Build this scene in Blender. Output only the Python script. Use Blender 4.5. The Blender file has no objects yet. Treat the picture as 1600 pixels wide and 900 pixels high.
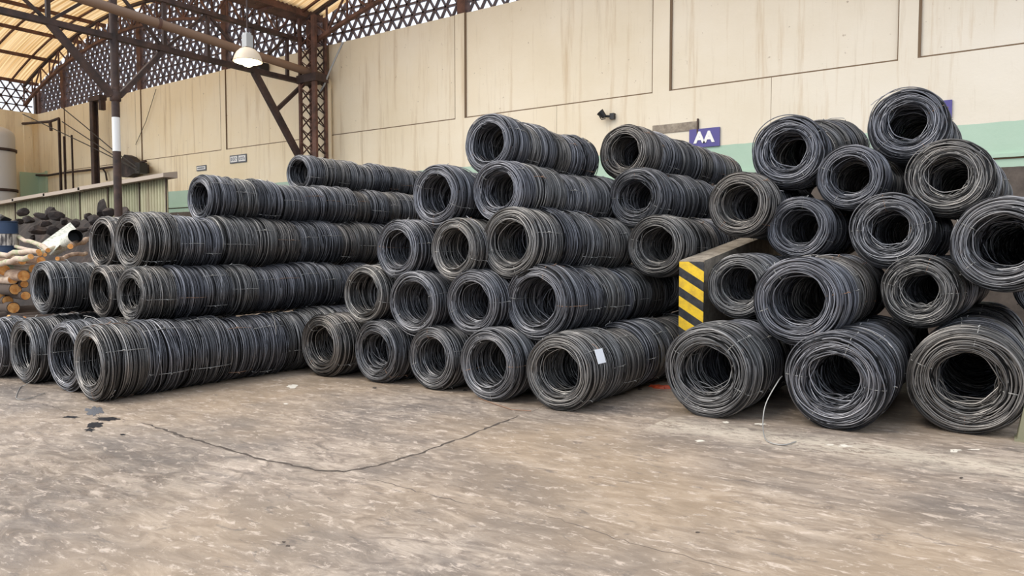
import bpy, bmesh, math, random
import numpy as np
from mathutils import Vector, Matrix, Euler

C = bpy.context.scene.collection
S = bpy.context.scene
R = math.radians

# ------------------------------------------------------------------ camera
F_PX = 1140.0
CAM = Vector((0, 0, 1.7))
YAW, PITCH = R(34.7), R(-2.86)
cam_d = bpy.data.cameras.new('camera'); cam = bpy.data.objects.new('camera', cam_d); C.objects.link(cam)
cam.location = CAM
cam.rotation_euler = (R(90) + PITCH, 0, YAW)
cam_d.sensor_width = 36; cam_d.lens = F_PX / 1600 * 36
cam_d.clip_start = .05; cam_d.clip_end = 500
S.camera = cam
# ------------------------------------------------------------------ world and light
w = bpy.data.worlds.new('sky'); S.world = w; w.use_nodes = True
wt = w.node_tree; wt.nodes.clear()
wo = wt.nodes.new('ShaderNodeOutputWorld'); wb = wt.nodes.new('ShaderNodeBackground')
wb.inputs[0].default_value = (.79, .875, 1.0, 1); wb.inputs[1].default_value = 1.1
wt.links.new(wb.outputs[0], wo.inputs[0])
sd = bpy.data.lights.new('sun', 'SUN'); sun = bpy.data.objects.new('sun', sd); C.objects.link(sun)
sd.energy = 2.3; sd.angle = R(50); sd.color = (1, .93, .82)
sun.rotation_euler = (R(46), 0, R(-38))
S.view_settings.view_transform = 'Standard'; S.view_settings.look = 'None'
S.view_settings.gamma = 1; S.view_settings.use_curve_mapping = False
S.view_settings.exposure = 0.50

MROT = cam.rotation_euler.to_matrix()
def ray(px, py):
    return MROT @ Vector(((px - 800) / F_PX, -(py - 450) / F_PX, -1))
def PY(px, py, Y):
    d = ray(px, py); return CAM + d * (Y / d.y)
def PX(px, py, X):
    d = ray(px, py); return CAM + d * (X / d.x)
def PZ(px, py, Z=0.0):
    d = ray(px, py); return CAM + d * ((Z - CAM.z) / d.z)

# ------------------------------------------------------------------ helpers
class MB:
    def __init__(s): s.v = []; s.f = []; s.m = []; s.sm = []
    def add(s, vs, fs, mi=0, smooth=False):
        b = len(s.v); s.v += [tuple(v) for v in vs]
        for f in fs: s.f.append([b + i for i in f]); s.m.append(mi); s.sm.append(smooth)
    def box(s, a, b, mi=0):
        x0, y0, z0 = a; x1, y1, z1 = b
        s.add([(x0,y0,z0),(x1,y0,z0),(x1,y1,z0),(x0,y1,z0),(x0,y0,z1),(x1,y0,z1),(x1,y1,z1),(x0,y1,z1)],
              [(0,3,2,1),(4,5,6,7),(0,1,5,4),(1,2,6,5),(2,3,7,6),(3,0,4,7)], mi)
    def bar(s, p, q, w_, d_, up=(0,0,1), mi=0):
        p = Vector(p); q = Vector(q); t = (q - p).normalized(); up = Vector(up)
        if abs(t.dot(up)) > .95: up = Vector((0,1,0))
        a = t.cross(up).normalized(); b = a.cross(t).normalized()
        a = a * w_ / 2; b = b * d_ / 2
        vs = [p-a-b, p+a-b, p+a+b, p-a+b, q-a-b, q+a-b, q+a+b, q-a+b]
        s.add(vs, [(0,3,2,1),(4,5,6,7),(0,1,5,4),(1,2,6,5),(2,3,7,6),(3,0,4,7)], mi)
    def angle(s, p, q, w_, th=.012, up=(0,0,1), mi=0):   # rolled angle section
        p = Vector(p); q = Vector(q); t = (q - p).normalized(); up = Vector(up)
        if abs(t.dot(up)) > .95: up = Vector((0,1,0))
        a = t.cross(up).normalized(); b = a.cross(t).normalized()
        s.bar(p + a*w_/2, q + a*w_/2, th, w_, up, mi); s.bar(p + b*w_/2, q + b*w_/2, w_, th, up, mi)
    def tube(s, pts, r, n=8, mi=0, caps=True):
        pts = [Vector(p) for p in pts]; rr = r if isinstance(r, (list, tuple)) else [r] * len(pts)
        rings = []; ref = None
        for i, p in enumerate(pts):
            t = (pts[min(i+1, len(pts)-1)] - pts[max(i-1, 0)]).normalized()
            if ref is None: ref = Vector((0,0,1)) if abs(t.z) < .9 else Vector((1,0,0))
            a = t.cross(ref)
            if a.length < 1e-4: a = t.cross(Vector((0,1,0)))
            a.normalize(); b = t.cross(a).normalized(); ref = a.cross(t)
            rings.append([p + (a*math.cos(2*math.pi*k/n) + b*math.sin(2*math.pi*k/n)) * rr[i] for k in range(n)])
        vs = [v for g in rings for v in g]; fs = []
        for i in range(len(pts)-1):
            for k in range(n):
                fs.append((i*n+k, i*n+(k+1)%n, (i+1)*n+(k+1)%n, (i+1)*n+k))
        s.add(vs, fs, mi, True)
        if caps:
            s.add(rings[0], [tuple(range(n))], mi); s.add(rings[-1], [tuple(range(n-1,-1,-1))], mi)
    def lathe(s, prof, cx, cy, n=32, mi=0):
        vs = []; fs = []
        for (r, z) in prof:
            for k in range(n): a = 2*math.pi*k/n; vs.append((cx+r*math.cos(a), cy+r*math.sin(a), z))
        for i in range(len(prof)-1):
            for k in range(n): fs.append((i*n+k, i*n+(k+1)%n, (i+1)*n+(k+1)%n, (i+1)*n+k))
        s.add(vs, fs, mi, True)
    def build(s, name, mats, parent=None):
        me = bpy.data.meshes.new(name); me.from_pydata(s.v, [], s.f)
        for m in (mats if isinstance(mats, (list, tuple)) else [mats]): me.materials.append(m)
        me.polygons.foreach_set('material_index', s.m); me.polygons.foreach_set('use_smooth', s.sm)
        me.update()
        o = bpy.data.objects.new(name, me); C.objects.link(o)
        if parent: o.parent = parent; o.matrix_parent_inverse = Matrix.Translation(-parent.location) if False else Matrix.Identity(4)
        if parent and parent.location.length > 0:
            o.matrix_parent_inverse = Matrix.Translation(-parent.location)
        return o
def tag(o, label=None, cat=None, group=None, kind=None):
    if label: o['label'] = label
    if cat: o['category'] = cat
    if group: o['group'] = group
    if kind: o['kind'] = kind
    return o
def thing(name, loc, label, cat, group=None):
    o = bpy.data.objects.new(name, None); C.objects.link(o); o.location = loc; o.empty_display_size = .1
    return tag(o, label, cat, group)

# ------------------------------------------------------------------ materials
def mat(name, col=(.5,.5,.5), rough=.6, metal=0.0, spec=.5):
    m = bpy.data.materials.new(name); m.use_nodes = True
    b = m.node_tree.nodes['Principled BSDF']
    b.inputs['Base Color'].default_value = (*col, 1); b.inputs['Roughness'].default_value = rough
    b.inputs['Metallic'].default_value = metal; b.inputs['Specular IOR Level'].default_value = spec
    return m
class NT:
    def __init__(s, m): s.m = m; s.t = m.node_tree; s.b = s.t.nodes['Principled BSDF']
    def n(s, ty, **k):
        x = s.t.nodes.new(ty)
        for a, v in k.items(): setattr(x, a, v)
        return x
    def l(s, a, b): s.t.links.new(a, b)
    def pos(s, scale=(1,1,1), rot=(0,0,0), loc=(0,0,0)):
        g = s.n('ShaderNodeNewGeometry'); mp = s.n('ShaderNodeMapping')
        mp.inputs['Scale'].default_value = scale; mp.inputs['Rotation'].default_value = rot; mp.inputs['Location'].default_value = loc
        s.l(g.outputs['Position'], mp.inputs['Vector']); return mp.outputs[0]
    def obj(s, scale=(1,1,1)):
        g = s.n('ShaderNodeTexCoord'); mp = s.n('ShaderNodeMapping'); mp.inputs['Scale'].default_value = scale
        s.l(g.outputs['Object'], mp.inputs['Vector']); return mp.outputs[0]
    def noise(s, vec, sc, det=6, rough=.6, dist=0):
        x = s.n('ShaderNodeTexNoise'); x.inputs['Scale'].default_value = sc; x.inputs['Detail'].default_value = det
        x.inputs['Roughness'].default_value = rough; x.inputs['Distortion'].default_value = dist
        s.l(vec, x.inputs['Vector']); return x.outputs[0]
    def ramp(s, fac, stops):
        x = s.n('ShaderNodeValToRGB'); e = x.color_ramp.elements
        while len(e) > 1: e.remove(e[-1])
        for i, (p, c) in enumerate(stops):
            if isinstance(c, (int, float)): c = (c, c, c)
            el = e[0] if i == 0 else e.new(p)
            el.position = p; el.color = (*c, 1)
        s.l(fac, x.inputs[0]); return x.outputs[0]
    def mix(s, fac, a, b, mode='MIX'):
        x = s.n('ShaderNodeMix', data_type='RGBA', blend_type=mode)
        for i, v in ((0, fac), (6, a), (7, b)):
            if isinstance(v, (int, float)): x.inputs[i].default_value = v if i == 0 else (v,v,v,1)
            elif isinstance(v, tuple): x.inputs[i].default_value = (*v, 1)
            else: s.l(v, x.inputs[i])
        return x.outputs[2]
    def math(s, op, a, b=0.0, clamp=False):
        x = s.n('ShaderNodeMath', operation=op, use_clamp=clamp)
        for i, v in ((0, a), (1, b)):
            if isinstance(v, (int, float)): x.inputs[i].default_value = v
            else: s.l(v, x.inputs[i])
        return x.outputs[0]
    def sep(s, vec):
        x = s.n('ShaderNodeSeparateXYZ'); s.l(vec, x.inputs[0]); return x.outputs
    def bump(s, h, st, dist=.02):
        x = s.n('ShaderNodeBump'); x.inputs['Strength'].default_value = st; x.inputs['Distance'].default_value = dist
        s.l(h, x.inputs['Height']); s.l(x.outputs[0], s.b.inputs['Normal'])
    def color(s, c): s.l(c, s.b.inputs['Base Color'])

# steel wire: dark oxide grey, each loop its own tone, some coils bluish or rusty
def wire_material():
    m = mat('wire_steel', (.1,.1,.1), .42, .75); t = NT(m)
    at = t.n('ShaderNodeAttribute', attribute_name='tone'); oi = t.n('ShaderNodeObjectInfo')
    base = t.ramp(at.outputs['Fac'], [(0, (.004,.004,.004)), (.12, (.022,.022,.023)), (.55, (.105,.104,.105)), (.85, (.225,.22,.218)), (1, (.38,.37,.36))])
    tint = t.ramp(oi.outputs['Random'], [(0, (.86,.88,.98)), (.3, (.95,.96,1.02)), (.6, (1,.99,.98)), (.85, (1.05,1.0,.94)), (1, (1.0,.92,.85))])
    c = t.mix(1, base, tint, 'MULTIPLY')
    rn = t.noise(t.obj((1,1,1)), 7, 4, .6)
    rmask = t.ramp(rn, [(.64, 0), (.8, .4)])
    c = t.mix(rmask, c, (.13,.075,.045))
    t.color(c)
    t.l(t.ramp(t.noise(t.obj(), 14, 3), [(.3, .3), (.7, .5)]), t.b.inputs['Roughness'])
    return m
WIRE = wire_material()
TIE = mat('tie_steel', (.33,.32,.30), .5, .4)
TIE_RUST = mat('tie_rust', (.26,.15,.095), .7, .1)

def rust_material(name, dark=(.045,.024,.018), light=(.16,.075,.05)):
    m = mat(name, dark, .7, .15); t = NT(m)
    t.color(t.ramp(t.noise(t.pos((1,1,1)), 3.2, 8, .65), [(.3, dark), (.62, light), (.8, (.2,.12,.085))]))
    return m
RUST = rust_material('rusty_steel')
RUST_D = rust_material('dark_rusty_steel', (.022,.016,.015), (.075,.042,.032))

def wall_material():
    m = mat('cream_plaster', (.7,.62,.47), .85); t = NT(m)
    x, y, z = t.sep(t.pos())
    big = t.noise(t.pos((1,1,1)), .25, 6, .6)
    base = t.ramp(big, [(.3, (.78,.63,.39)), (.5, (.84,.70,.47)), (.7, (.87,.76,.56))])
    # warm-to-pale lighting along the wall, painted in as a paler east end
    xr = t.n('ShaderNodeMapRange'); xr.inputs[1].default_value = -26; xr.inputs[2].default_value = 0
    t.l(x, xr.inputs[0])
    base = t.mix(xr.outputs[0], base, t.ramp(big, [(.3, (.66,.59,.475)), (.7, (.75,.69,.595))]))
    streak = t.noise(t.pos((2.2, 1, .12)), 1.6, 8, .7)
    base = t.mix(t.ramp(streak, [(.54, 0), (.70, .6)]), base, (.5,.36,.21))
    st2 = t.noise(t.pos((6, 1, .35), loc=(3,0,1)), 1.2, 6, .7)
    base = t.mix(t.ramp(st2, [(.58, 0), (.8, .4)]), base, (.42,.33,.22))
    sp = t.noise(t.pos(), 9, 3, .5)
    base = t.mix(t.ramp(sp, [(.72, 0), (.76, .6)]), base, (.3,.22,.15))
    # green band and stone dado
    wob = t.math('ADD', z, t.math('MULTIPLY', t.noise(t.pos(), 2.5, 3), .03))
    green = t.ramp(big, [(.3, (.33,.47,.36)), (.7, (.47,.60,.48))])
    g = t.math('MULTIPLY', t.math('LESS_THAN', wob, 4.06), t.math('GREATER_THAN', x, -31.5))
    base = t.mix(g, base, green)
    stone = t.ramp(t.noise(t.pos(), 2.0, 8, .7), [(.3, (.045,.036,.03)), (.7, (.15,.12,.10))])
    base = t.mix(t.math('LESS_THAN', wob, 3.24), base, stone)
    t.color(base)
    t.bump(t.noise(t.pos(), 5, 8, .65), .25, .03)
    return m
WALL = wall_material()
SHADE_DIRT = mat('joint_shade_dirt', (.17,.115,.07), .95)  # groove shadow and joint dirt painted as one dark colour

def floor_material():
    m = mat('worn_concrete', (.3,.26,.22), .6); t = NT(m)
    wv = t.pos((1,1,1), (0,0,R(-30)))
    st = t.pos((.8, 1.9, 1), (0,0,R(-28)))
    n1 = t.noise(st, .9, 9, .68, .6)
    n2 = t.noise(st, 3.4, 10, .72, 1.2)
    n3 = t.noise(wv, .28, 4, .5)
    base = t.ramp(n2, [(.30, (.115,.09,.072)), (.45, (.25,.195,.152)), (.55, (.38,.305,.24)), (.68, (.50,.405,.325))])
    base = t.mix(t.ramp(n1, [(.38, .75), (.58, 0)]), base, (.165,.138,.12))
    base = t.mix(t.ramp(n3, [(.42, 0), (.58, .55)]), base, (.38,.27,.17))
    # chips of pale laitance
    ch = t.noise(t.pos((1.3, 3.0, 1), (0,0,R(-20))), 4.5, 10, .78, .5)
    base = t.mix(t.ramp(ch, [(.55, 0), (.60, .7)]), base, (.60,.49,.40))
    dk = t.noise(t.pos((1.1, 2.6, 1), (0,0,R(-20)), (5,3,0)), 3.2, 10, .78, .6)
    base = t.mix(t.ramp(dk, [(.57, 0), (.63, .6)]), base, (.12,.10,.088))
    # lime bloom along the mouth of the right-hand bay
    x, y, z = t.sep(t.pos())
    line = t.math('ADD', t.math('MULTIPLY', x, .05), 6.85)
    dist = t.math('ABSOLUTE', t.math('SUBTRACT', y, line))
    m1 = t.math('SUBTRACT', 1, t.math('DIVIDE', dist, .45), True)
    m2 = t.math('GREATER_THAN', x, -2.9)
    bl = t.noise(t.pos((1.3, 3, 1)), 3.2, 9, .75, 2.0)
    mk = t.math('MULTIPLY', t.math('MULTIPLY', m1, m2), t.ramp(bl, [(.44, 0), (.52, .85)]))
    base = t.mix(mk, base, (.55,.47,.37))
    t.color(base)
    pc = PZ(25, 770); dx = t.math('SUBTRACT', x, pc.x); dy = t.math('SUBTRACT', y, pc.y)
    dd = t.math('SQRT', t.math('ADD', t.math('MULTIPLY', dx, dx), t.math('MULTIPLY', dy, dy)))
    wet = t.math('SUBTRACT', 1, t.math('DIVIDE', dd, 1.6), True)
    wet = t.math('MULTIPLY', t.ramp(t.math('ADD', wet, t.math('MULTIPLY', n2, .4)), [(.3, 0), (.6, 1)]), 1)
    rr = t.ramp(n1, [(.35, .38), (.65, .62)])
    t.l(t.mix(wet, rr, .27), t.b.inputs['Roughness'])
    t.bump(n2, .35, .02)
    return m
FLOOR = floor_material()
CRACK = mat('crack_dirt', (.07,.052,.04), .95)
CRACK2 = mat('hairline_dirt', (.14,.11,.09), .95)
OIL = mat('oil_stain', (.035,.033,.035), .25)
OIL2 = mat('water_stain', (.16,.16,.17), .2)
LIME = mat('lime_spill', (.62,.56,.47), .9)

def roof_material():
    m = bpy.data.materials.new('translucent_sheet'); m.use_nodes = True; t = m.node_tree; t.nodes.clear()
    o = t.nodes.new('ShaderNodeOutputMaterial'); tr = t.nodes.new('ShaderNodeBsdfTranslucent'); df = t.nodes.new('ShaderNodeBsdfDiffuse')
    mx = t.nodes.new('ShaderNodeMixShader'); mx.inputs[0].default_value = .12
    g = t.nodes.new('ShaderNodeNewGeometry'); no = t.nodes.new('ShaderNodeTexNoise'); mp = t.nodes.new('ShaderNodeMapping')
    mp.inputs['Scale'].default_value = (.12, 9, .12); no.inputs['Scale'].default_value = 1.5; no.inputs['Detail'].default_value = 5
    r = t.nodes.new('ShaderNodeValToRGB')
    r.color_ramp.elements[0].position = .35; r.color_ramp.elements[0].color = (.42,.24,.09,1)
    r.color_ramp.elements[1].position = .6; r.color_ramp.elements[1].color = (.66,.46,.25,1)
    t.links.new(g.outputs['Position'], mp.inputs[0]); t.links.new(mp.outputs[0], no.inputs['Vector'])
    t.links.new(no.outputs[0], r.inputs[0]); t.links.new(r.outputs[0], tr.inputs[0]); t.links.new(r.outputs[0], df.inputs[0])
    t.links.new(tr.outputs[0], mx.inputs[1]); t.links.new(df.outputs[0], mx.inputs[2]); t.links.new(mx.outputs[0], o.inputs[0])
    return m
ROOF = roof_material()
LATT = rust_material('lattice_block', (.07,.055,.06), (.15,.105,.10))
CREAM = mat('cream_paint', (.62,.53,.38), .6)
GALV = mat('galvanised', (.38,.38,.37), .45, .4)
BLACK = mat('black_plastic', (.012,.012,.013), .5)
WHITE = mat('white_paint', (.78,.77,.74), .6)
CONC = mat('bare_concrete', (.3,.26,.21), .9)
tc = NT(CONC); tc.color(tc.ramp(tc.noise(tc.pos(), 6, 9, .7), [(.3, (.13,.105,.08)), (.5, (.27,.225,.175)), (.72, (.42,.36,.28))])); tc.bump(tc.noise(tc.pos(), 14, 6), .5, .03)
STONE = mat('scrap_rock', (.06,.045,.04), .9)
tc = NT(STONE); tc.color(tc.ramp(tc.noise(tc.pos(), 2.2, 8, .7), [(.3, (.010,.008,.008)), (.55, (.038,.028,.025)), (.75, (.11,.075,.06))]))

# ------------------------------------------------------------------ floor
fl = MB()
fl.add([(-60,-12,0),(25,-12,0),(25,16.2,0),(-60,16.2,0)], [(0,1,2,3)])
rng = random.Random(4)
def strip(pts, wd, z, mi, jit=.02, fine=.06):
    P = []
    for a, b in zip(pts[:-1], pts[1:]):
        n = max(1, int((b-a).length / fine))
        for k in range(n): P.append(a.lerp(b, k/n) + Vector((rng.uniform(-jit,jit), rng.uniform(-jit,jit), 0)))
    P.append(pts[-1]); L = []; Rr = []
    for i, p in enumerate(P):
        t = (P[min(i+1,len(P)-1)] - P[max(i-1,0)]).normalized(); nn = Vector((-t.y, t.x, 0))
        e = min(1, i/5, (len(P)-1-i)/5); ww = wd * rng.uniform(.35, 1.3) * e / 2
        L.append((p.x+nn.x*ww, p.y+nn.y*ww, z)); Rr.append((p.x-nn.x*ww, p.y-nn.y*ww, z))
    n = len(P); fl.add(L + Rr, [(i, n+i, n+i+1, i+1) for i in range(n-1)], mi)
strip([PZ(*p) for p in [(222,660),(290,683),(350,700),(410,718),(495,735),(540,737),(600,725),(660,707),(720,685),(770,665),(815,648)]], .03, .0012, 1, .014)
strip([PZ(*p) for p in [(480,733),(520,737),(555,735)]], .05, .0014, 1, .012)
strip([PZ(*p) for p in [(540,740),(610,757),(700,780),(760,795)]], .009, .0012, 2)
strip([PZ(*p) for p in [(0,618),(60,630),(115,644),(222,660)]], .008, .0012, 2)
strip([PZ(*p) for p in [(815,648),(860,632),(960,600)]], .008, .0012, 2)
strip([PZ(*p) for p in [(840,800),(960,840),(1100,878),(1200,900)]], .006, .0012, 2)
def blob(cx, cy, rx, ry, mi, z, n=26, j=.45):
    pts = []
    for k in range(n):
        a = 2*math.pi*k/n; q = rng.uniform(1-j, 1+j*.4)
        pts.append(PZ(cx + rx*math.cos(a)*q, cy + ry*math.sin(a)*q))
    c = PZ(cx, cy)
    fl.add([(c.x, c.y, z)] + [(p.x, p.y, z) for p in pts], [(0, k+1, (k+1)%n+1) for k in range(n)], mi)
blob(148,642,14,8,4,.0016); blob(168,655,22,3.5,3,.002); blob(148,664,15,5,3,.002); blob(140,672,9,3,3,.002,16); blob(112,652,14,2,3,.002,16); blob(192,679,5,1.5,3,.002,12)
blob(457,604,9,3,5,.0016,16); blob(447,631,4,1.2,5,.0016,10)
for _ in range(8):
    x = rng.uniform(1040,1590); blob(x, rng.uniform(668,705)+(x-1300)*.05, rng.uniform(4,16), rng.uniform(.8,2.4), 5, .0014, 12, .6)
for x, y in [(443,847),(450,853),(1502,747),(1090,832),(727,610),(1000,608),(585,606)]: blob(x, y, 4, 1.6, 1, .002, 10)
tag(fl.build('floor', [FLOOR, CRACK, CRACK2, OIL, OIL2, LIME]), kind='structure')

# ------------------------------------------------------------------ walls
W = 16.0
def wx(px): return PY(px, 150, W).x
TOPZ = (PY(560, 60, W).z + PY(97,168,W).z) / 2
XC = PY(57, 178, W).x          # corner with the end wall
JZ = PY(1047, 142, W).z
wl = MB()
wl.box((XC-.3, W+.04, 0), (14, W+.35, TOPZ))
# frame of piers and the belt standing 4 cm proud of the recessed panels
piers = [(wx(90), wx(99)), (wx(211), wx(219)), (wx(344), wx(352)), (wx(470), wx(512)), (wx(711), wx(726)), (wx(1019), wx(1046)), (wx(1401), wx(1433)), (4.4, 4.9), (10, 10.5)]
wl.box((XC-.3, W, 0), (14, W+.04, JZ))
for a, b in piers: wl.box((a, W, JZ), (b, W+.04, TOPZ))
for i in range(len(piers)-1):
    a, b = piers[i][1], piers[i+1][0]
    wl.box((a, W+.012, JZ-.03), (b, W+.041, JZ+.03), 1)     # dark strip for joint dirt and groove shadow
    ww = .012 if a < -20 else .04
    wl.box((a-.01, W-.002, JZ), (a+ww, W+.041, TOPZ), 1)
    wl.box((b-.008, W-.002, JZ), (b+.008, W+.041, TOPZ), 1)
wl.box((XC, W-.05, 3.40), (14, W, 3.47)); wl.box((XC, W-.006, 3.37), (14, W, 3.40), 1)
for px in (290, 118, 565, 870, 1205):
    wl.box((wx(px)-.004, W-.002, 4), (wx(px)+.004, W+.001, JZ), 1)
tag(wl.build('wall_back', [WALL, SHADE_DIRT]), kind='structure')
we = MB(); we.box((XC-.4, -2, 0), (XC, W+.35, TOPZ))
for y in (-1, 4.5, 10, 15.4): we.box((XC, y, 0), (XC+.12, y+.35, TOPZ))
tag(we.build('wall_left', [WALL]), kind='structure')

# vault profiles
def vz(x):
    if x <= -18.8: return 9.25 + 2.15*(1-((x+29)/10.2)**2)
    return 8.95 + 1.6*(1-((x+8.7)/10.1)**2)
XL, XM, XR = XC, -18.8, 1.4
# pierced block screens, one per bay
CW, CH = .42, .34
def lattice_bars(mb, frame, u0, u1, z0, z1, topf):
    # frame(u, v_depth, z) -> point ; triangular pattern
    rows = int((z1-z0)/CH)
    for r in range(rows+1):
        z = z0 + r*CH
        us = [u for u in np.arange(u0, u1, .2) if topf(u) > z]
        if len(us) > 1: mb_bar(mb, frame, us[0], z, min(us[-1]+.2, u1), z, .05)
    s = CW/2/CH
    for d in (1, -1):
        for r in range(rows):
            z = z0 + r*CH
            n = int((u1-u0)/CW)+1
            for k in range(n):
                ua = u0 + k*CW + (0 if r % 2 == 0 else CW/2); ub = ua + d*CW/2
                if min(ua,ub) < u0-.01 or max(ua,ub) > u1+.01 or topf(ua) < z: continue
                mb_bar(mb, frame, ua, z, ub, z+CH, .045)
def mb_bar(mb, frame, ua, za, ub, zb, wd):
    a = Vector((ub-ua, zb-za)); a.normalize(); n = Vector((-a.y, a.x))*wd/2
    D = .09; vs = []
    for (u, z) in ((ua+n.x, za+n.y), (ua-n.x, za-n.y), (ub-n.x, zb-n.y), (ub+n.x, zb+n.y)):
        vs += [frame(u, 0, z), frame(u, D, z)]
    mb.add(vs, [(0,2,4,6),(1,7,5,3),(0,1,3,2),(2,3,5,4),(4,5,7,6),(6,7,1,0)])
bounds = [XC] + [ (a+b)/2 for a, b in piers[:6]] + [(piers[6][0]+piers[6][1])/2]
bl = ['far corner bay of the pierced block screen above the cream wall', 'second bay of the pierced block screen from the far corner',
      'third bay of the pierced screen, behind the white banded post', 'bay of the pierced screen left of the laced wall column, behind the lamp',
      'bay of the pierced screen right of the laced wall column', 'bay of the pierced screen at the top edge of the photo', 'bay of the pierced screen above the sign wall']
for i in range(6):
    a, b = bounds[i]+.18, bounds[i+1]-.18
    mb = MB(); lattice_bars(mb, lambda u, d, z: (u, W+.12+d, z), a, b, TOPZ, 11.7, lambda u: vz(u)+.1)
    o = mb.build('block_screen', LATT); tag(o, bl[i], 'lattice screen', 'pierced block screens over the wall')
for i in range(7):
    x = bounds[i]
    mb = MB(); mb.box((x-.14, W+.06, TOPZ-.02), (x+.14, W+.3, max(vz(x)-.1, TOPZ+.3)))
    tag(mb.build('trim_%d' % (i+1), RUST), kind='structure')
mb = MB(); lattice_bars(mb, lambda u, d, z: (XC-.15-d, u, z), 2, W-.1, TOPZ, 9.7, lambda u: 9.6)
tag(mb.build('block_screen', LATT), 'pierced block screen over the far end wall at left frame edge', 'lattice screen')
mb = MB()
for k in range(6): mb.box((XC-.3, 2+k*2.8, TOPZ), (XC-.1, 2.2+k*2.8, 9.5))
tag(mb.build('trim_9', RUST_D), kind='structure')

# ------------------------------------------------------------------ roof
def vault(name, x0, x1, y0, y1):
    mb = MB(); n = 40; m = int((y1-y0)/.038); vs = []; fs = []
    for i in range(n+1):
        x = x0 + (x1-x0)*i/n; z = vz(min(max(x, x0+.001), x1-.001)) + .12
        for j in range(m+1): vs.append((x, y0+(y1-y0)*j/m, z + .022*math.cos(j*math.pi/2)))
    for i in range(n):
        for j in range(m):
            a = i*(m+1)+j; fs.append((a, a+m+1, a+m+2, a+1))
    mb.add(vs, fs, 0, True)
    return tag(mb.build(name, ROOF), kind='structure')
Y0 = 8.8
vault('ceiling', XL, XM-.35, Y0, W+.1)
vault('ceiling_east', XM+.35, XR, 12.0, W+.1)
def roofframe(x0, x1, y0, lab):
    t = thing('roof_frame', ((x0+x1)/2, (y0+W)/2, 9), lab, 'roof frame')
    n = 9
    for i in range(n+1):
        x = x0+.3 + (x1-x0-.6)*i/n; mb = MB(); z = vz(x)
        mb.bar((x, y0, z), (x, W, z), .09, .14); mb.build('purlin', RUST, t)
    y = y0+.3
    while y < W-.6:
        mb = MB(); P = [(x0+(x1-x0)*k/20, y, vz(min(max(x0+(x1-x0)*k/20, x0+.01), x1-.01))+.05) for k in range(21)]
        for a, b in zip(P[:-1], P[1:]): mb.bar(a, b, .07, .06)
        mb.build('rib', RUST, t); y += 1.45
    return t
roofframe(XL, XM-.05, Y0, 'rusty purlins and ribs under the translucent left vault roof')
roofframe(XM+.05, XR, 12.0, 'rusty purlins and ribs under the translucent right vault roof')
def arch(x0, x1, y, lab, depth=.85, skip=None):
    t = thing('arch_truss', ((x0+x1)/2, y, 8), lab, 'roof truss')
    n = 22; top = []; bot = []
    for k in range(n+1):
        x = x0+(x1-x0)*k/n; z = vz(min(max(x, x0+.01), x1-.01)) - .08
        top.append(Vector((x, y, z))); bot.append(Vector((x, y, z-depth)))
    for nm, P in (('top_chord', top), ('bottom_chord', bot)):
        mb = MB()
        for a, b in zip(P[:-1], P[1:]): mb.bar(a, b, .12, .1)
        mb.build(nm, RUST_D if nm == 'top_chord' else RUST, t)
    for k in range(n+1):
        mb = MB(); mb.bar(bot[k], top[k], .05, .05)
        if k < n: mb.bar(bot[k] if k % 2 else top[k], top[k+1] if k % 2 else bot[k+1], .05, .05)
        mb.build('web_member', RUST, t)
    return t
arch(XL+.1, XM-.3, W-.55, 'curved lattice truss of left vault against the block screen')
arch(XM+.3, XR, W-.55, 'curved lattice truss rising right from the laced wall column')
arch(XL+.1, XM-.3, 9.6, 'curved lattice truss springing from the white banded post')

# ------------------------------------------------------------------ valley girder, column, post
GX = -18.8
zb = PX(480,130,GX).z; zt = PX(475,65,GX).z; zg = PX(505,40,GX).z
g = thing('valley_truss', (GX, 10, zb), 'rusty parallel-chord truss running to the laced wall column', 'roof truss')
mb = MB(); mb.bar((GX,3.5,zb),(GX,W-.3,zb),.16,.14); mb.build('bottom_chord', RUST_D, g)
mb = MB(); mb.bar((GX,3.5,zt),(GX,W-.3,zt),.16,.12); mb.build('top_chord', RUST_D, g)
ys = [3.6, 5.0, 6.45, PX(75,30,GX).y, 9.6, PX(257,74,GX).y, 12.2, PX(395,110,GX).y, 14.9]
for k, y in enumerate(ys):
    mb = MB(); mb.bar((GX,y,zb),(GX,y,zt),.09,.09); mb.build('vertical', RUST_D, g)
    if k < len(ys)-1:
        mb = MB(); a, b = ((zb, zt) if k % 2 else (zt, zb)); mb.bar((GX,y,a),(GX,ys[k+1],b),.07,.07); mb.build('diagonal', RUST_D, g)
mb = MB(); mb.box((GX-.38, 3.5, zg-.02), (GX+.38, W, zg+.02)); mb.box((GX-.40, 3.5, zg-.02), (GX-.36, W, zg+.34)); mb.box((GX+.36, 3.5, zg-.02), (GX+.40, W, zg+.34))
for k in range(9): mb.box((GX-.36, 3.6+k*1.5, zg-.1), (GX+.36, 3.66+k*1.5, zg-.02))
tag(mb.build('roof_gutter', RUST), 'long rusty valley gutter between the two roof vaults', 'gutter')

def brace(parent, a, b, wd=.13, m=RUST_D, nm='brace'):
    mb = MB(); mb.bar(a, b, wd, wd); return mb.build(nm, m, parent)
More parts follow.
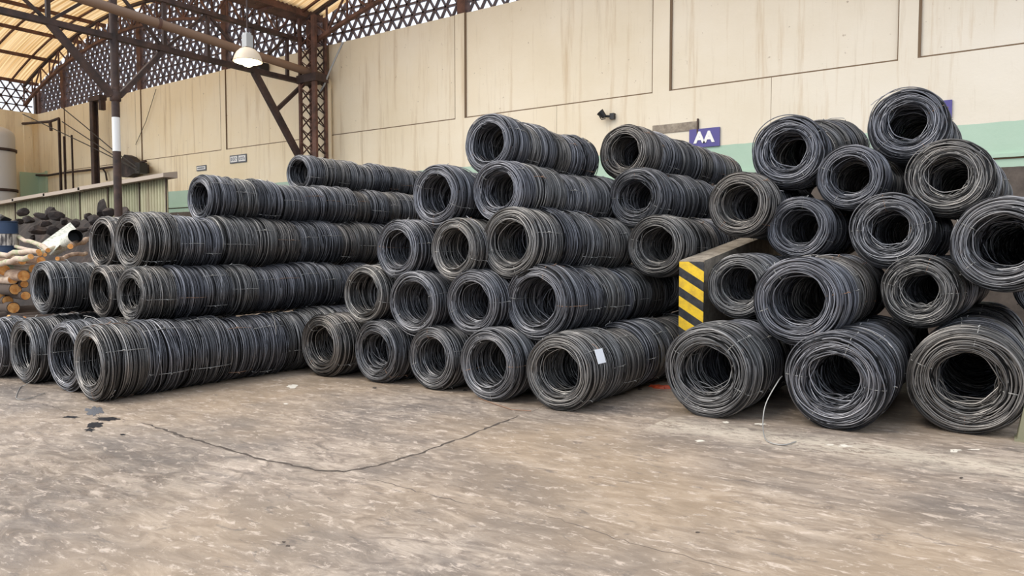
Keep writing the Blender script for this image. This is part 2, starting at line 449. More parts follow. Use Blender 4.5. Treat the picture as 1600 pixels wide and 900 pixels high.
# laced column at the wall
cx0, cx1 = PY(470,180,W-.75).x, PY(492,180,W-.75).x
cy0, cy1 = W-.75, W-.32
col = thing('laced_column', ((cx0+cx1)/2, cy0, 0), 'rusty laced steel column against the cream wall', 'column')
for (x, y) in ((cx0,cy0),(cx1,cy0),(cx0,cy1),(cx1,cy1)):
    mb = MB(); wdd = .17 if x == cx1 and y == cy0 else .09
    mb.bar((x,y,0),(x,y,zg-.1), wdd, .09, (0,1,0)); mb.build('chord', RUST, col)
for (a, b, m) in (((cx0,cy0),(cx1,cy0),RUST),((cx1,cy0),(cx1,cy1),RUST_D),((cx0,cy1),(cx1,cy1),RUST_D),((cx0,cy0),(cx0,cy1),RUST_D)):  # darker steel on side and back lacing paints in their shade
    mb = MB(); z = .1; k = 0; st = .42
    while z < zg-.6:
        mb.bar((a[0],a[1],z),(b[0],b[1],z+st),.045,.02); mb.bar((b[0],b[1],z),(a[0],a[1],z+st),.045,.02); z += st
    mb.build('lacing', m, col)
brace(col, PX(397,112,GX), (GX+.1, cy0, PY(482,245,cy0).z), .17)
brace(col, PX(478,128,GX), PX(432,172,GX), .11)
mb = MB(); mb.box((cx0-.1, cy0-.08, zb-.12), (cx1+.15, cy1, zb+.12)); mb.build('cap_plate', RUST_D, col)
# post with white band and Y braces
pt = thing('steel_post', (GX, 9.6, 0), 'round steel post with white painted band and forked braces', 'post')
zw0, zw1 = PX(187,237,GX).z, PX(184,184,GX).z
for nm, m, z0, z1 in (('lower_shaft', RUST_D, 0, zw0), ('white_band', WHITE, zw0, zw1), ('upper_shaft', RUST_D, zw1, zt)):
    mb = MB(); mb.tube([(GX,9.6,z0),(GX,9.6,z1)], .095, 16); mb.build(nm, m, pt)
zf = PX(183,150,GX).z
brace(pt, (GX,9.5,zf), (GX, PX(75,30,GX).y, zb), .15); brace(pt, (GX,9.7,zf), (GX, PX(257,74,GX).y, zb), .12)
mb = MB(); mb.lathe([(.09,zf-.15),(.13,zf-.13),(.13,zf+.1),(.09,zf+.12)], GX, 9.6, 16); mb.build('collar', RUST_D, pt)

# drain pipe along the truss and downpipe at the wall
dp = thing('drain_pipe', (GX+.25, W-.3, 0), 'cream drain pipe sloping to the column then down the wall', 'pipe')
pA = PX(508,121,GX+.45); pB = PX(150,5,GX+.45); pB = pA + (pB-pA)*1.25
mb = MB(); mb.tube([pB, pA], .12, 14); mb.build('sloping_run', mat('weathered_pipe', (.21,.13,.085), .7), dp)
pm = pA.lerp(pB, .3)
mb = MB(); mb.tube([pm, pA, pA+Vector((.12,.1,-.12)), PY(512,140,W-.15), PY(514,260,W-.15)], .11, 14); mb.build('downpipe', CREAM, dp)
for q in (.05, .34, .62):
    mb = MB(); c0 = pA.lerp(pB, q); c1 = pA.lerp(pB, q+.008); mb.tube([c0, c1], .145, 14); mb.build('pipe_collar', RUST, dp)
mb = MB(); a = PY(512,185,W-.15); mb.tube([a, a+Vector((0,0,-.08))], .135, 14); mb.build('pipe_collar', CREAM, dp)
mb = MB(); mb.tube([PY(536,66,W-.3), PY(517,107,W-.35), PY(507,132,W-.4), PY(500,145,W-.4)], .03, 6)
tag(mb.build('cable', GALV), 'pale bent conduit beside the laced column', 'conduit')

# hanging high-bay lamp
LY = 8.4
lc = PY(387, 88, LY); lt = PY(386, -60, LY)
lamp = thing('pendant_lamp', lc, 'lit dome pendant lamp hanging before the roof truss', 'lamp')
rsc = .23
mb = MB(); mb.lathe([(.0,.16),(.07,.155),(.14,.12),(.20,.06),(.235,-.01),(.255,-.08),(.262,-.10),(.25,-.098),(.225,-.01),(.19,.05),(.12,.1),(.0,.14)], 0, 0, 32)
mb.v = [(lc.x+x, lc.y+y, lc.z+z) for x, y, z in mb.v]; mb.build('reflector', mat('enamel_shade', (.62,.5,.36), .45), lamp)
mb = MB(); mb.box((lc.x-.07, lc.y-.07, lc.z+.16), (lc.x+.07, lc.y+.07, lc.z+.38)); mb.box((lc.x-.05, lc.y-.05, lc.z+.38), (lc.x+.05, lc.y+.05, lc.z+.42)); mb.build('ballast_housing', GALV, lamp)
mb = MB(); mb.tube([(lc.x,lc.y,lc.z+.42),(lc.x,lc.y,vz(lc.x)+.1)], .014, 8); mb.build('suspension_rod', RUST_D, lamp)
GLOW = mat('lamp_glow', (1,1,.8)); GLOW.node_tree.nodes['Principled BSDF'].inputs['Emission Color'].default_value = (1,.97,.62,1); GLOW.node_tree.nodes['Principled BSDF'].inputs['Emission Strength'].default_value = 3
mb = MB(); mb.lathe([(.0,-.19),(.06,-.18),(.11,-.14),(.235,-.11),(.22,-.09),(.0,-.06)], 0, 0, 24)
mb.v = [(lc.x+x, lc.y+y, lc.z+z) for x, y, z in mb.v]; mb.build('lens', GLOW, lamp)
ld = bpy.data.lights.new('lamp_light', 'POINT'); ll = bpy.data.objects.new('lamp_light', ld); C.objects.link(ll); ll.location = lc + Vector((0,0,-.25)); ld.energy = 30; ld.color = (1,.9,.65); ld.shadow_soft_size = .1

# ------------------------------------------------------------------ wire coils
NS, NK = 72, 5
def make_windings(seed, L, rin, rout, wd=.0150, messy=1.0):
    g = np.random.default_rng(seed)
    loops = []   # r0, y0, e1, p1, e2, p2, t1, q1, t2, q2, tone, shift
    def lp(r0, y0, ecc, tilt, tone, up=0.0):
        loops.append((r0, y0, g.normal(0, ecc), g.uniform(0, 6.28), g.normal(0, ecc*.55), g.uniform(0, 6.28),
                      g.normal(0, tilt), g.uniform(0, 6.28), g.normal(0, tilt*.4), g.uniform(0, 6.28), tone, up,
                      g.normal(0, ecc*.3), g.uniform(0, 6.28)))
    def edge(y):   # rounded shoulders of the coil
        d = min(y, L-y)/.09
        return 0 if d > 1 else -.045*(1-max(d, 0))**1.6
    wave = [g.uniform(-.013, .009) for _ in range(8)]
    def lump(y): return float(np.interp(y/L*7, range(8), wave))
    n = int(L/(wd*1.02))
    for lay in range(2):
        for k in range(n):
            y = (k+.5+g.uniform(-.5,.5))/n*L
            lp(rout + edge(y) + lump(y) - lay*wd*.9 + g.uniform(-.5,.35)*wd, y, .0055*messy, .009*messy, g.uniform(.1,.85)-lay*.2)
    for k in range(int(n*.35)):      # strays on the outside
        y = g.uniform(.04, L-.04)
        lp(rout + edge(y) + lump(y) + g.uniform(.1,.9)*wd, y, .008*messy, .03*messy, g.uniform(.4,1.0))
    for lay in range(2):
        for k in range(int(n*.9)):
            y = (k+.5+g.uniform(-.6,.6))/(n*.9)*L
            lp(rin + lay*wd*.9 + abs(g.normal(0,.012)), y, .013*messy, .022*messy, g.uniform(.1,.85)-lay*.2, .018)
    for k in range(int(n*.6)):
        lp(rin + g.uniform(-.03,.01), g.uniform(.02, L-.02), .02*messy, .045*messy, g.uniform(.3,1.0), .022)
    m = int((rout-rin)/wd)
    for end in (0, 1):
        for lay in range(3):
            for k in range(m):
                r = rin + (k+.5+g.uniform(-.5,.5))/m*(rout-rin-.012)
                y = lay*wd*.85 + g.uniform(-.8,.6)*wd + (.03*max(0,(r-rout+.05)/.05)**2)
                f = (r-rin)/(rout-rin)
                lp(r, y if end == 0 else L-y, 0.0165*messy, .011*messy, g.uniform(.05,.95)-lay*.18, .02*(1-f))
        for k in range(int(12*messy)):
            r = g.uniform(rin+.01, rout-.02); y = -g.uniform(0,1.2)*wd
            lp(r, y if end == 0 else L-y, .016, .01, g.uniform(.5,1.0), .01)
    A = np.array(loops); N = len(A)
    th = np.linspace(0, 2*np.pi, NS, endpoint=False)[None, :]
    c = lambda i: A[:, i:i+1]
    r = c(0) + c(2)*np.cos(th-c(3)) + c(4)*np.cos(2*th-c(5)) + c(12)*np.cos(5*th-c(13)) 
    yy = c(1) + c(6)*np.cos(th-c(7)) + c(8)*np.cos(2*th-c(9))
    yy = np.clip(yy, -.035, L+.035)
    up = c(11)
    V = np.zeros((N, NS, NK, 3), np.float32)
    for k in range(NK):
        a = 2*np.pi*k/NK; rr = r + wd/2*math.cos(a)
        V[:, :, k, 0] = rr*np.cos(th); V[:, :, k, 2] = rr*np.sin(th) + up; V[:, :, k, 1] = yy + wd/2*math.sin(a)
    idx = np.arange(N*NS*NK).reshape(N, NS, NK)
    i2 = np.roll(idx, -1, 1)
    F = np.stack([idx, np.roll(idx, -1, 2), np.roll(i2, -1, 2), i2], -1).reshape(-1, 4)
    tone = np.repeat(np.clip(A[:, 10], 0, 1), NS*NK)
    # solid dark core added inside the winding to block light
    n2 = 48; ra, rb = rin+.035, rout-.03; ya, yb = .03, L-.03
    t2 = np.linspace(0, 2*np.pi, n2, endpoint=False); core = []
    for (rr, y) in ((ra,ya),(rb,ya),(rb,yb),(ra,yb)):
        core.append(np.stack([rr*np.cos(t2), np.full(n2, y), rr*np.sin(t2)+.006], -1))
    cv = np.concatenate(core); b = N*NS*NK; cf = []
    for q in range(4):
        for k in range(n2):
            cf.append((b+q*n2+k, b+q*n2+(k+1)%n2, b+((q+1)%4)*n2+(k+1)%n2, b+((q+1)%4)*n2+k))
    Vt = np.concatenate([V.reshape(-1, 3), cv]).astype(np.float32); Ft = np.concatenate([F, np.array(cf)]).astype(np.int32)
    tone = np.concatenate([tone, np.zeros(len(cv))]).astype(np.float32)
    me = bpy.data.meshes.new('windings'); me.vertices.add(len(Vt)); me.vertices.foreach_set('co', Vt.ravel())
    me.loops.add(Ft.size); me.loops.foreach_set('vertex_index', Ft.ravel())
    me.polygons.add(len(Ft)); me.polygons.foreach_set('loop_start', np.arange(0, Ft.size, 4, dtype=np.int32))
    me.polygons.foreach_set('use_smooth', np.ones(len(Ft), bool))
    me.update(calc_edges=True)
    at = me.attributes.new('tone', 'FLOAT', 'POINT'); at.data.foreach_set('value', tone)
    me.materials.append(WIRE)
    return me
def make_tie(seed, L, rin, rout, m):
    g = random.Random(seed); mb = MB(); wd = .009; a, b = rin-.016+.01, rout+.008
    P = []
    for (r, y) in ((a,.02),(a,L*.5),(a,L-.02),((a+b)/2,L+.014),(b-.012,L-.012),(b+.004,L*.75),(b+.006,L*.5),(b+.004,L*.25),(b-.012,.012),((a+b)/2,-.016),(a+.01,-.008),(a,.02)):
        P.append((g.uniform(-.005,.005) + r, y, g.uniform(-.004,.004)))
    mb.tube(P, wd/2, 5, 0, False)
    y0 = g.uniform(.3,.6)*L                         # twisted knot
    mb.tube([(b+.006,y0,0),(b+.02,y0+.01,.006),(b+.035,y0+.03,-.004)], wd*.7, 5)
    me = bpy.data.meshes.new('tie_wire'); me.from_pydata(mb.v, [], mb.f); me.materials.append(m)
    me.polygons.foreach_set('use_smooth', [True]*len(mb.f)); me.update(); return me
def make_loose(seed, L, rout):
    g = random.Random(seed); mb = MB(); P = []; a0 = g.uniform(0, 6.28); sp = g.uniform(.8, 1.8); y = g.uniform(.1,.8)*L
    for k in range(22):
        q = k/21; a = a0 + sp*q; r = rout + .012 + .05*q**2*g.uniform(.9,1.1)
        P.append((r*math.cos(a), y + q*g.uniform(.10,.13)*(1 if seed % 2 else -1), r*math.sin(a)))
    mb.tube(P, .0055, 5)
    me = bpy.data.meshes.new('loose_strand'); me.from_pydata(mb.v, [], mb.f); me.materials.append(WIRE)
    me.polygons.foreach_set('use_smooth', [True]*len(mb.f)); me.update()
    at = me.attributes.new('tone', 'FLOAT', 'POINT'); at.data.foreach_set('value', [.9]*len(mb.v)); return me

VAR = []
for i, (L, rin, rout, ms) in enumerate([(.52,.325,.488,1.0), (.60,.315,.49,1.2), (.46,.345,.486,.9), (.56,.300,.49,1.4), (.66,.33,.488,1.1), (.40,.32,.485,1.2), (.54,.285,.49,1.5)]):
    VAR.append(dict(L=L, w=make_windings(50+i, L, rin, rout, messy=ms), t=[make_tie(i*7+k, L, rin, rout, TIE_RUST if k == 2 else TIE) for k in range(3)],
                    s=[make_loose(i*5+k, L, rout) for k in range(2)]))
ORD = ['frontmost','second','third','fourth','fifth','sixth','seventh','eighth','ninth','tenth','eleventh','twelfth','thirteenth','fourteenth','fifteenth','sixteenth','seventeenth','eighteenth']
def coil_object(v, D, loc, rot, spin, flip, label, group, rg):
    t = thing('wire_coil', loc, label, 'wire coil', group)
    t.rotation_euler = rot; t.scale = (D, D, D)
    def child(nm, me, ry, fl_=0):
        o = bpy.data.objects.new(nm, me); C.objects.link(o); o.parent = t
        if flip: o.matrix_local = Matrix.Translation((0, v['L'], 0)) @ Matrix.Rotation(math.pi, 4, 'Z') @ Matrix.Rotation(ry, 4, 'Y')
        else: o.rotation_euler = (0, ry, 0)
        return o
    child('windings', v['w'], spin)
    base = rg.uniform(0, 6.28)
    for k in range(4): child('tie_wire', v['t'][rg.choice([0,0,1,1,2])], base + k*math.pi/2 + rg.uniform(-.25,.25))
    if rg.random() < .45: child('loose_strand', rg.choice(v['s']), rg.uniform(0, 6.28))
    return t
def depth_of(p):
    return -(MROT.transposed() @ (p - CAM)).z
ROWINFO = {}
def coil_row(key, px, py, h, Y, n, desc, group, yaw=0, pitch=0, front=None, pitchback=None, dmul=1.0):
    rg = random.Random(key)
    if Y is None:       # stands on the floor: solve depth so that the centre is one radius up
        d = ray(px, py); s = -CAM.z / (d.z - h/(2*F_PX)); c = CAM + d*s
    else: c = PY(px, py, Y)
    D = h * depth_of(c) / F_PX
    ROWINFO[key] = (round(c.x,2), round(c.y,2), round(c.z,2), round(D,2))
    a = R(yaw); p = R(pitch)
    dirv = Vector((math.sin(a)*math.cos(p), math.cos(a)*math.cos(p), math.sin(p)))
    pos = c.copy(); last = -1
    for i in range(n):
        ch = [k for k in range(len(VAR)) if k != last]
        vi = front if (i == 0 and front is not None) else rg.choice(ch); last = vi; v = VAR[vi]
        Di = D if i == 0 else D*dmul*rg.uniform(.93, 1.015)
        off = Vector((0,0,0)) if i == 0 else Vector((rg.uniform(-.018,.018), 0, 0))
        z = pos.z
        if Y is None: z = Di/2 - .004
        elif i: z = pos.z - (D-Di)*.5 + rg.uniform(-.006,.012)
        rot = (p + rg.uniform(-.03,.03)*(Y is not None), rg.uniform(-.02,.02), -a + rg.uniform(-.045,.045))
        lab = '%s coil%s in %s' % (ORD[i], '' if i == 0 else ' from front', desc)
        spin = rg.uniform(-.5,.5) if i == 0 else rg.uniform(0, 6.28)
        coil_object(v, Di, Vector((pos.x+off.x, pos.y, z)), rot, spin, i > 0 and rg.random() < .5, lab, group, rg)
        pos += dirv * (v['L']*Di + .012)
        if i == 0 and pitchback is not None:
            p = R(pitchback); dirv = Vector((math.sin(a)*math.cos(p), math.cos(a)*math.cos(p), math.sin(p)))
GL, GM, GR = 'wire coils in the left stack', 'wire coils in the middle stack', 'wire coils in the right stack'
coil_row('L1', 141,567,120, None, 11, "the left stack's long right-hand floor row", GL, front=0)
coil_row('L2', 103,556,112, None, 3, "the left stack's second floor row from right", GL, front=4)
coil_row('L3', 37,548,103, None, 6, "the left stack's third floor row from right", GL, front=1)
coil_row('L4', -14,543,95, None, 3, "the left stack's floor row cut by the left frame edge", GL, front=2)
coil_row('L5', 206,461,89, 4.74, 12, "the left stack's second tier, long right-hand row", GL, front=3)
coil_row('L6', 158,456,84, 4.78, 4, "the left stack's second tier, middle row", GL, front=2)
coil_row('L7', 66,450,83, 4.4, 6, "the left stack's second tier, row beside the logs", GL, front=0)
coil_row('L8', 203,378,94, 4.93, 14, "the left stack's third tier, long right-hand row", GL, front=1)
coil_row('L9', 160,380,86, 4.97, 5, "the left stack's third tier, left row", GL, front=2)
coil_row('L10', 313,311,76, 6.1, 13, "the left stack's long fourth-tier row", GL, front=0)
coil_row('L11', 467,271,59, 8.25, 10, "the left stack's topmost row below the laced column", GL, front=2)
coil_row('M1', 502,540,98, None, 4, "the middle stack's leftmost floor row", GM, front=1)
coil_row('M2', 587,549,99, None, 4, "the middle stack's second floor row from left", GM, front=3)
coil_row('M3', 674,559,102, None, 4, "the middle stack's third floor row from left", GM, front=1)
coil_row('M4', 763,570,115, None, 4, "the middle stack's fourth floor row from left", GM, front=0)
coil_row('M5', 872,582,122, None, 10, "the middle stack's floor row carrying the white tag", GM, front=1)
coil_row('M6', 568,460,93, 6.75, 4, "the middle stack's second tier, leftmost row", GM, front=2)
coil_row('M7', 646,473,100, 6.75, 4, "the middle stack's second tier, second row", GM, front=4)
coil_row('M8', 738,474,106, 6.75, 4, "the middle stack's second tier, third row", GM, front=1)
coil_row('M9', 838,473,120, 6.98, 7, "the middle stack's second tier, right-hand row", GM, front=0, dmul=.95)
coil_row('M10', 621,390,95, 6.8, 4, "the middle stack's third tier, leftmost row", GM, front=1)
coil_row('M11', 710,390,99, 6.8, 4, "the middle stack's third tier, second row", GM, front=0)
coil_row('M12', 797,380,115, 6.97, 5, "the middle stack's third tier, third row", GM, front=1)
coil_row('M13', 681,306,98, 6.9, 4, "the middle stack's fourth tier, left row", GM, front=0)
coil_row('M14', 778,299,98, 7.1, 7, "the middle stack's fourth tier, second row", GM, front=5)
coil_row('M15', 993,309,95, 9.4, 8, "the middle stack's fourth tier, set-back right row", GM, front=3)
coil_row('M16', 1024,385,98, 8.95, 6, "the middle stack's third tier, row by the striped partition", GM, front=1)
coil_row('M19', 1028,447,84, 9.9, 5, "the middle stack's added filler row beside the striped partition", GM, front=1)  # hidden row added so the recess stays dark
coil_row('M17', 763,225,95, 7.4, 6, "the middle stack's top tier, left row", GM, front=0)
coil_row('M18', 974,238,87, 9.85, 10, "the middle stack's top tier, row below the AA sign", GM, front=1)
coil_row('R1', 1105,580,146, None, 4, "the right stack's leftmost floor row", GR, front=3)
coil_row('R2', 1303,597,152, None, 5, "the right stack's middle floor row", GR, front=6)
coil_row('R3', 1509,597,165, None, 10, "the right stack's rightmost floor row", GR, front=3)
coil_row('R4', 1152,447,100, 8.45, 5, "the right stack's second tier, row behind the partition", GR, front=1)
coil_row('R5', 1244,471,138, 7.72, 7, "the right stack's second tier, middle row", GR, front=1)
coil_row('R6', 1436,457,111, 8.85, 9, "the right stack's second tier, right row", GR, front=6, yaw=3)
coil_row('R8', 1568,381,151, 8.7, 11, "the right stack's third tier, row cut by right frame edge", GR, front=1, yaw=6)
coil_row('R9', 1391,360,116, 9.2, 8, "the right stack's third tier, third row from left", GR, front=6)
coil_row('R10', 1246,356,99, 9.5, 6, "the right stack's third tier, second row from left", GR, front=1)
coil_row('R11', 1154,320,102, 9.3, 6, "the right stack's third tier, leftmost row above the partition", GR, front=1)
coil_row('R12', 1327,277,102, 9.8, 7, "the right stack's fourth tier, middle row", GR, front=1)
coil_row('R13', 1482,277,118, 9.5, 8, "the right stack's fourth tier, right-hand row", GR, front=6, yaw=3)
coil_row('R14', 1231,237,112, 9.9, 7, "the right stack's fourth tier, long left-hand row", GR, front=6, pitchback=8)
coil_row('R16', 1272,300,72, 13.0, 2, "the right stack's added filler row below the long left-hand row", GR, front=1)  # filler coils added to block the bright wall behind this gap
coil_row('R17', 1462,528,95, 10.6, 3, "the right stack's added filler row beside its rightmost floor row", GR, front=3)  # filler coils added to darken the gap between floor rows
coil_row('R18', 1640,452,92, 10.2, 4, "the right stack's added filler row at the right frame edge", GR, front=1)  # filler coils added to darken the gap at the edge
coil_row('R15', 1418,194,112, 10.5, 6, "the right stack's single topmost row", GR, front=6)
print('ROWS', ROWINFO)

# ------------------------------------------------------------------ striped partition
YP = 8.7
def stripe_material():
    m = mat('hazard_stripes', (.8,.5,.02), .6); t = NT(m)
    x, y, z = t.sep(t.pos())
    P0, P1 = PY(1062,431,YP), PY(1062,462,YP); per = P0.z-P1.z
    v = t.math('ADD', t.math('MULTIPLY', z, 1/per), t.math('MULTIPLY', x, .60/per))
    f = t.math('FRACT', t.math('ADD', v, 100-(P0.z+.60*P0.x)/per))
    s = t.math('LESS_THAN', f, .46)
    w_ = t.ramp(t.noise(t.pos(), 9, 7, .7), [(.35, (.62,.38,.03)), (.6, (.86,.56,.02))])
    k = t.ramp(t.noise(t.pos(), 12, 7, .7), [(.4, (.012,.013,.018)), (.75, (.06,.055,.05))])
    t.color(t.mix(s, w_, k)); return m
pa, pb = PY(1062,407,YP), PY(1100.5,406,YP)
zt1 = pa.z; zt2 = 2.05
pw = thing('partition_wall', ((pa.x+pb.x)/2, YP, 0), 'low concrete partition with black and yellow striped end', 'partition')
mb = MB(); x0, x1 = pa.x, pb.x; ym = 12.2
mb.add([(x0,YP,0),(x1,YP,0),(x1,ym,0),(x0,ym,0),(x0,YP,zt1),(x1,YP,zt1),(x1,ym,zt2),(x0,ym,zt2)], [(0,3,2,1),(4,5,6,7),(0,1,5,4),(1,2,6,5),(2,3,7,6),(3,0,4,7)])
mb.build('concrete_body', CONC, pw)
mb = MB(); mb.box((x0+.0, YP-.012, 0), (x1-.0, YP-.001, zt1-.015)); mb.build('striped_face', stripe_material(), pw)

# ------------------------------------------------------------------ paper tag
tg = thing('paper_tag', PY(936,557,7.2), 'blank white paper tag hung on the floor row coil, middle stack', 'tag')
c = PX(936, 557, ROWINFO['M5'][0] + .385)
mb = MB(); u = Vector((.18,.85,-.25)).normalized()
A_, B_, C_, D_ = PX(929,547,c.x+.0), PX(941,544,c.x+.02), PX(947,566,c.x+.05), PX(935,569,c.x+.03)
tg.location = c
nrm = (B_-A_).cross(D_-A_).normalized()*.003
mb.add([A_,B_,C_,D_,A_+nrm,B_+nrm,C_+nrm,D_+nrm], [(0,3,2,1),(4,5,6,7),(0,1,5,4),(1,2,6,5),(2,3,7,6),(3,0,4,7)]); mb.build('tag_card', mat('paper', (.82,.83,.86), .7), tg)
mb = MB(); mid = A_.lerp(B_, .5); mb.tube([mid, mid+Vector((-.03,0,.03)), mid+Vector((-.08,.0,.05))], .003, 5); mb.build('tag_wire', TIE_RUST, tg)

# ------------------------------------------------------------------ signs and fittings on the wall
def text_mesh(name, s, size, m, parent, origin, ext=.006):
    cu = bpy.data.curves.new(name, 'FONT'); cu.body = s; cu.size = size; cu.extrude = ext; cu.align_x = 'CENTER'; cu.align_y = 'CENTER'; cu.offset = size*.05
    tmp = bpy.data.objects.new('tmp', cu); C.objects.link(tmp)
    dg = bpy.context.evaluated_depsgraph_get(); dg.update()
    me = bpy.data.meshes.new_from_object(tmp.evaluated_get(dg)); bpy.data.objects.remove(tmp)
    me.transform(Matrix.Translation(origin) @ Matrix.Rotation(math.pi/2, 4, 'X'))
    me.materials.clear(); me.materials.append(m)
    o = bpy.data.objects.new(name, me); C.objects.link(o); o.parent = parent; o.matrix_parent_inverse = Matrix.Translation(-parent.location); return o
SIGN = mat('sign_blue', (.075,.06,.24), .5)
a, b = PY(1078,202,W), PY(1125,230,W)
sg = thing('wall_sign', ((a.x+b.x)/2, W-.03, b.z), 'blue AA sign with white letters on the cream wall', 'sign')
za, zz = PY(1100,201,W).z, PY(1100,230,W).z
mb = MB(); mb.box((a.x, W-.04, zz), (b.x, W-.005, za)); mb.build('board', SIGN, sg)
text_mesh('lettering', 'AA', (za-zz)*.80, WHITE, sg, Vector(((a.x+b.x)/2, W-.046, (za+zz)/2)))
a, b = PY(1445,160,W), PY(1488,160,W); za, zz = PY(1488,156,W).z, PY(1488,184,W).z
mb = MB(); mb.box((a.x, W-.04, zz), (b.x, W-.005, za)); mb.box((a.x+.1, W-.042, zz+.1), (b.x-.3, W-.04, za-.1))
tag(mb.build('wall_sign', SIGN), 'blue sign mostly hidden behind the topmost right coil', 'sign')
# bare patch on wall
a, b = PY(1020,199,W), PY(1092,188,W)
mb = MB(); z1_, z0_ = PY(1060,192.5,W).z, PY(1060,206,W).z; mb.box((a.x, W-.02, z0_), (b.x, W+.0, z1_)); mb.box((b.x-.03, W-.05, z0_-.1), (b.x, W, z1_+.05), 1)
tag(mb.build('cement_patch', [CONC, RUST_D]), 'grey brown cement patch on wall left of the AA sign', 'wall patch')
# security floodlight
fc = PY(955,182,W-.05)
fo = thing('floodlight', fc, 'small black floodlight on bracket high on the cream wall', 'floodlight')
mb = MB(); mb.box((fc.x-.02, W-.1, fc.z-.07), (fc.x+.09, W, fc.z+.07)); mb.build('junction_box', BLACK, fo)
mb = MB(); mb.tube([(fc.x-.0,W-.07,fc.z+.0),(fc.x-.13,W-.12,fc.z+.01)], .03, 8); mb.build('arm', BLACK, fo)
mb = MB(); q = Vector((fc.x-.17, W-.16, fc.z+.03)); mb.tube([q+Vector((.05,0,-.05)), q+Vector((-.05,-.06,.08))], [.06,.095], 12); mb.build('lamp_head', BLACK, fo)
mb = MB(); mb.tube([q+Vector((.06,0,0)), q+Vector((.06,0,-.09)), q+Vector((-.03,0,-.1)), q+Vector((-.08,-.02,-.02))], .012, 6); mb.build('bracket', BLACK, fo)
# small plates
def plate(px0, py0, px1, py1, lab, two=True):
    a = PY(px0, py0, W); b = PY(px1, py1, W)
    t = thing('wall_plate', ((a.x+b.x)/2, W-.02, b.z), lab, 'sign')
    mb = MB(); mb.box((a.x, W-.03, b.z), (b.x, W-.003, a.z)); mb.build('frame', mat('dark_frame', (.1,.11,.13), .6), t)
    n = 2 if two else 1; wdt = (b.x-a.x)/n
    for i in range(n):
        mb = MB(); mb.box((a.x+i*wdt+.04, W-.036, b.z+.04), (a.x+(i+1)*wdt-.04, W-.03, a.z-.04)); f = mb.build('sheet', WHITE, t)
        mb = MB(); rg = random.Random(i)
        for r_ in range(4):
            z = a.z-.08-(a.z-b.z-.16)*(r_+.5)/4; x = a.x+i*wdt+.08
            while x < a.x+(i+1)*wdt-.12:
                l_ = rg.uniform(.03,.09); mb.box((x, W-.038, z-.012), (min(x+l_, a.x+(i+1)*wdt-.08), W-.036, z+.012)); x += l_+.04
        mb.build('print', mat('ink', (.12,.13,.17), .7), t)
plate(360,243.5,386,253, 'small twin-sheet notice in dark frame on the cream wall')
plate(308,259.5,323,266, 'faded pale plate left of the twin-sheet notice', False)

# ------------------------------------------------------------------ far left: shed, conduits, poles, tank
SY = 12.4
def corr(name, pa, pb, m, parent, zf0, zf1, pitch=.16, amp=.025):
    mb = MB(); amp = .045; n = int(abs(pb-pa)/pitch*6); vs = []
    for i in range(n+1):
        x = pa+(pb-pa)*i/n; y = SY + amp*math.sin(i*math.pi/3)
        q = i/n; vs += [(x, y, 0), (x, y, zf0+(zf1-zf0)*q)]
    mb.add(vs, [(2*i, 2*i+2, 2*i+3, 2*i+1) for i in range(n)], 0, True)
    o = mb.build(name, m, parent)
    so = o.modifiers.new('thickness', 'SOLIDIFY'); so.thickness = .004
    return o
def zs(px): 
    y_ = np.interp(px, [-60, 0, 262], [331, 321, 278]); return PY(px, y_, SY)
sh = thing('corrugated_shed', (zs(130).x, SY, 0), 'olive corrugated metal shed with sloping roof at far wall', 'shed')
def shed_mat(n, c, c2):
    m = mat(n, c, .6); t = NT(m); t.color(t.ramp(t.noise(t.pos((2,1,.3)), 1.3, 7, .7), [(.35, c2), (.6, c)])); return m
S1 = shed_mat('olive_sheet', (.29,.29,.17), (.17,.15,.09)); S2 = shed_mat('pale_olive_sheet', (.36,.34,.21), (.24,.2,.12))
segs = [-14, 25, 126, 170, 219, 261]
for i in range(5):
    a, b = zs(segs[i]), zs(segs[i+1]); corr('sheet_panel', a.x, b.x, S1 if i % 2 else S2, sh, a.z, b.z)
    mb = MB(); mb.bar((b.x, SY-.04, 0), (b.x, SY-.04, b.z), .03, .03); mb.build('shed_post', RUST_D, sh)
a, b = zs(-14), zs(264)
mb = MB(); 
n = 5
for i in range(n):
    p = a.lerp(b, i/n); q = a.lerp(b, (i+1)/n+.01); o_ = .02*(i % 2)
    mb.add([(p.x,SY-.25,p.z+o_),(q.x,SY-.25,q.z+o_),(q.x,SY+.2,q.z+o_),(p.x,SY+.2,p.z+o_),(p.x,SY-.25,p.z+.12+o_),(q.x,SY-.25,q.z+.12+o_),(q.x,SY+.2,q.z+.2+o_),(p.x,SY+.2,p.z+.2+o_)], [(0,3,2,1),(4,5,6,7),(0,1,5,4),(1,2,6,5),(2,3,7,6),(3,0,4,7)])
mb.build('shed_roof', mat('weathered_sheet', (.46,.38,.31), .8), sh)
# green painted panel low on wall
a, b = PY(29,275,W-.05), PY(73,308,W-.05)
a.x = XC+.13; ya = PX(29,275,XC).y
mb = MB(); mb.box((a.x, W-.08, b.z-.3), (b.x, W-.002, a.z)); mb.box((b.x,W-.1,b.z-.3),(b.x+.06,W-.002,a.z+.06)); mb.box((XC+.12, ya, b.z-.3), (XC+.18, W-.002, a.z))
tag(mb.build('painted_panel', mat('green_panel', (.42,.56,.42), .7)), 'pale green panel on the wall above the shed roof', 'panel')
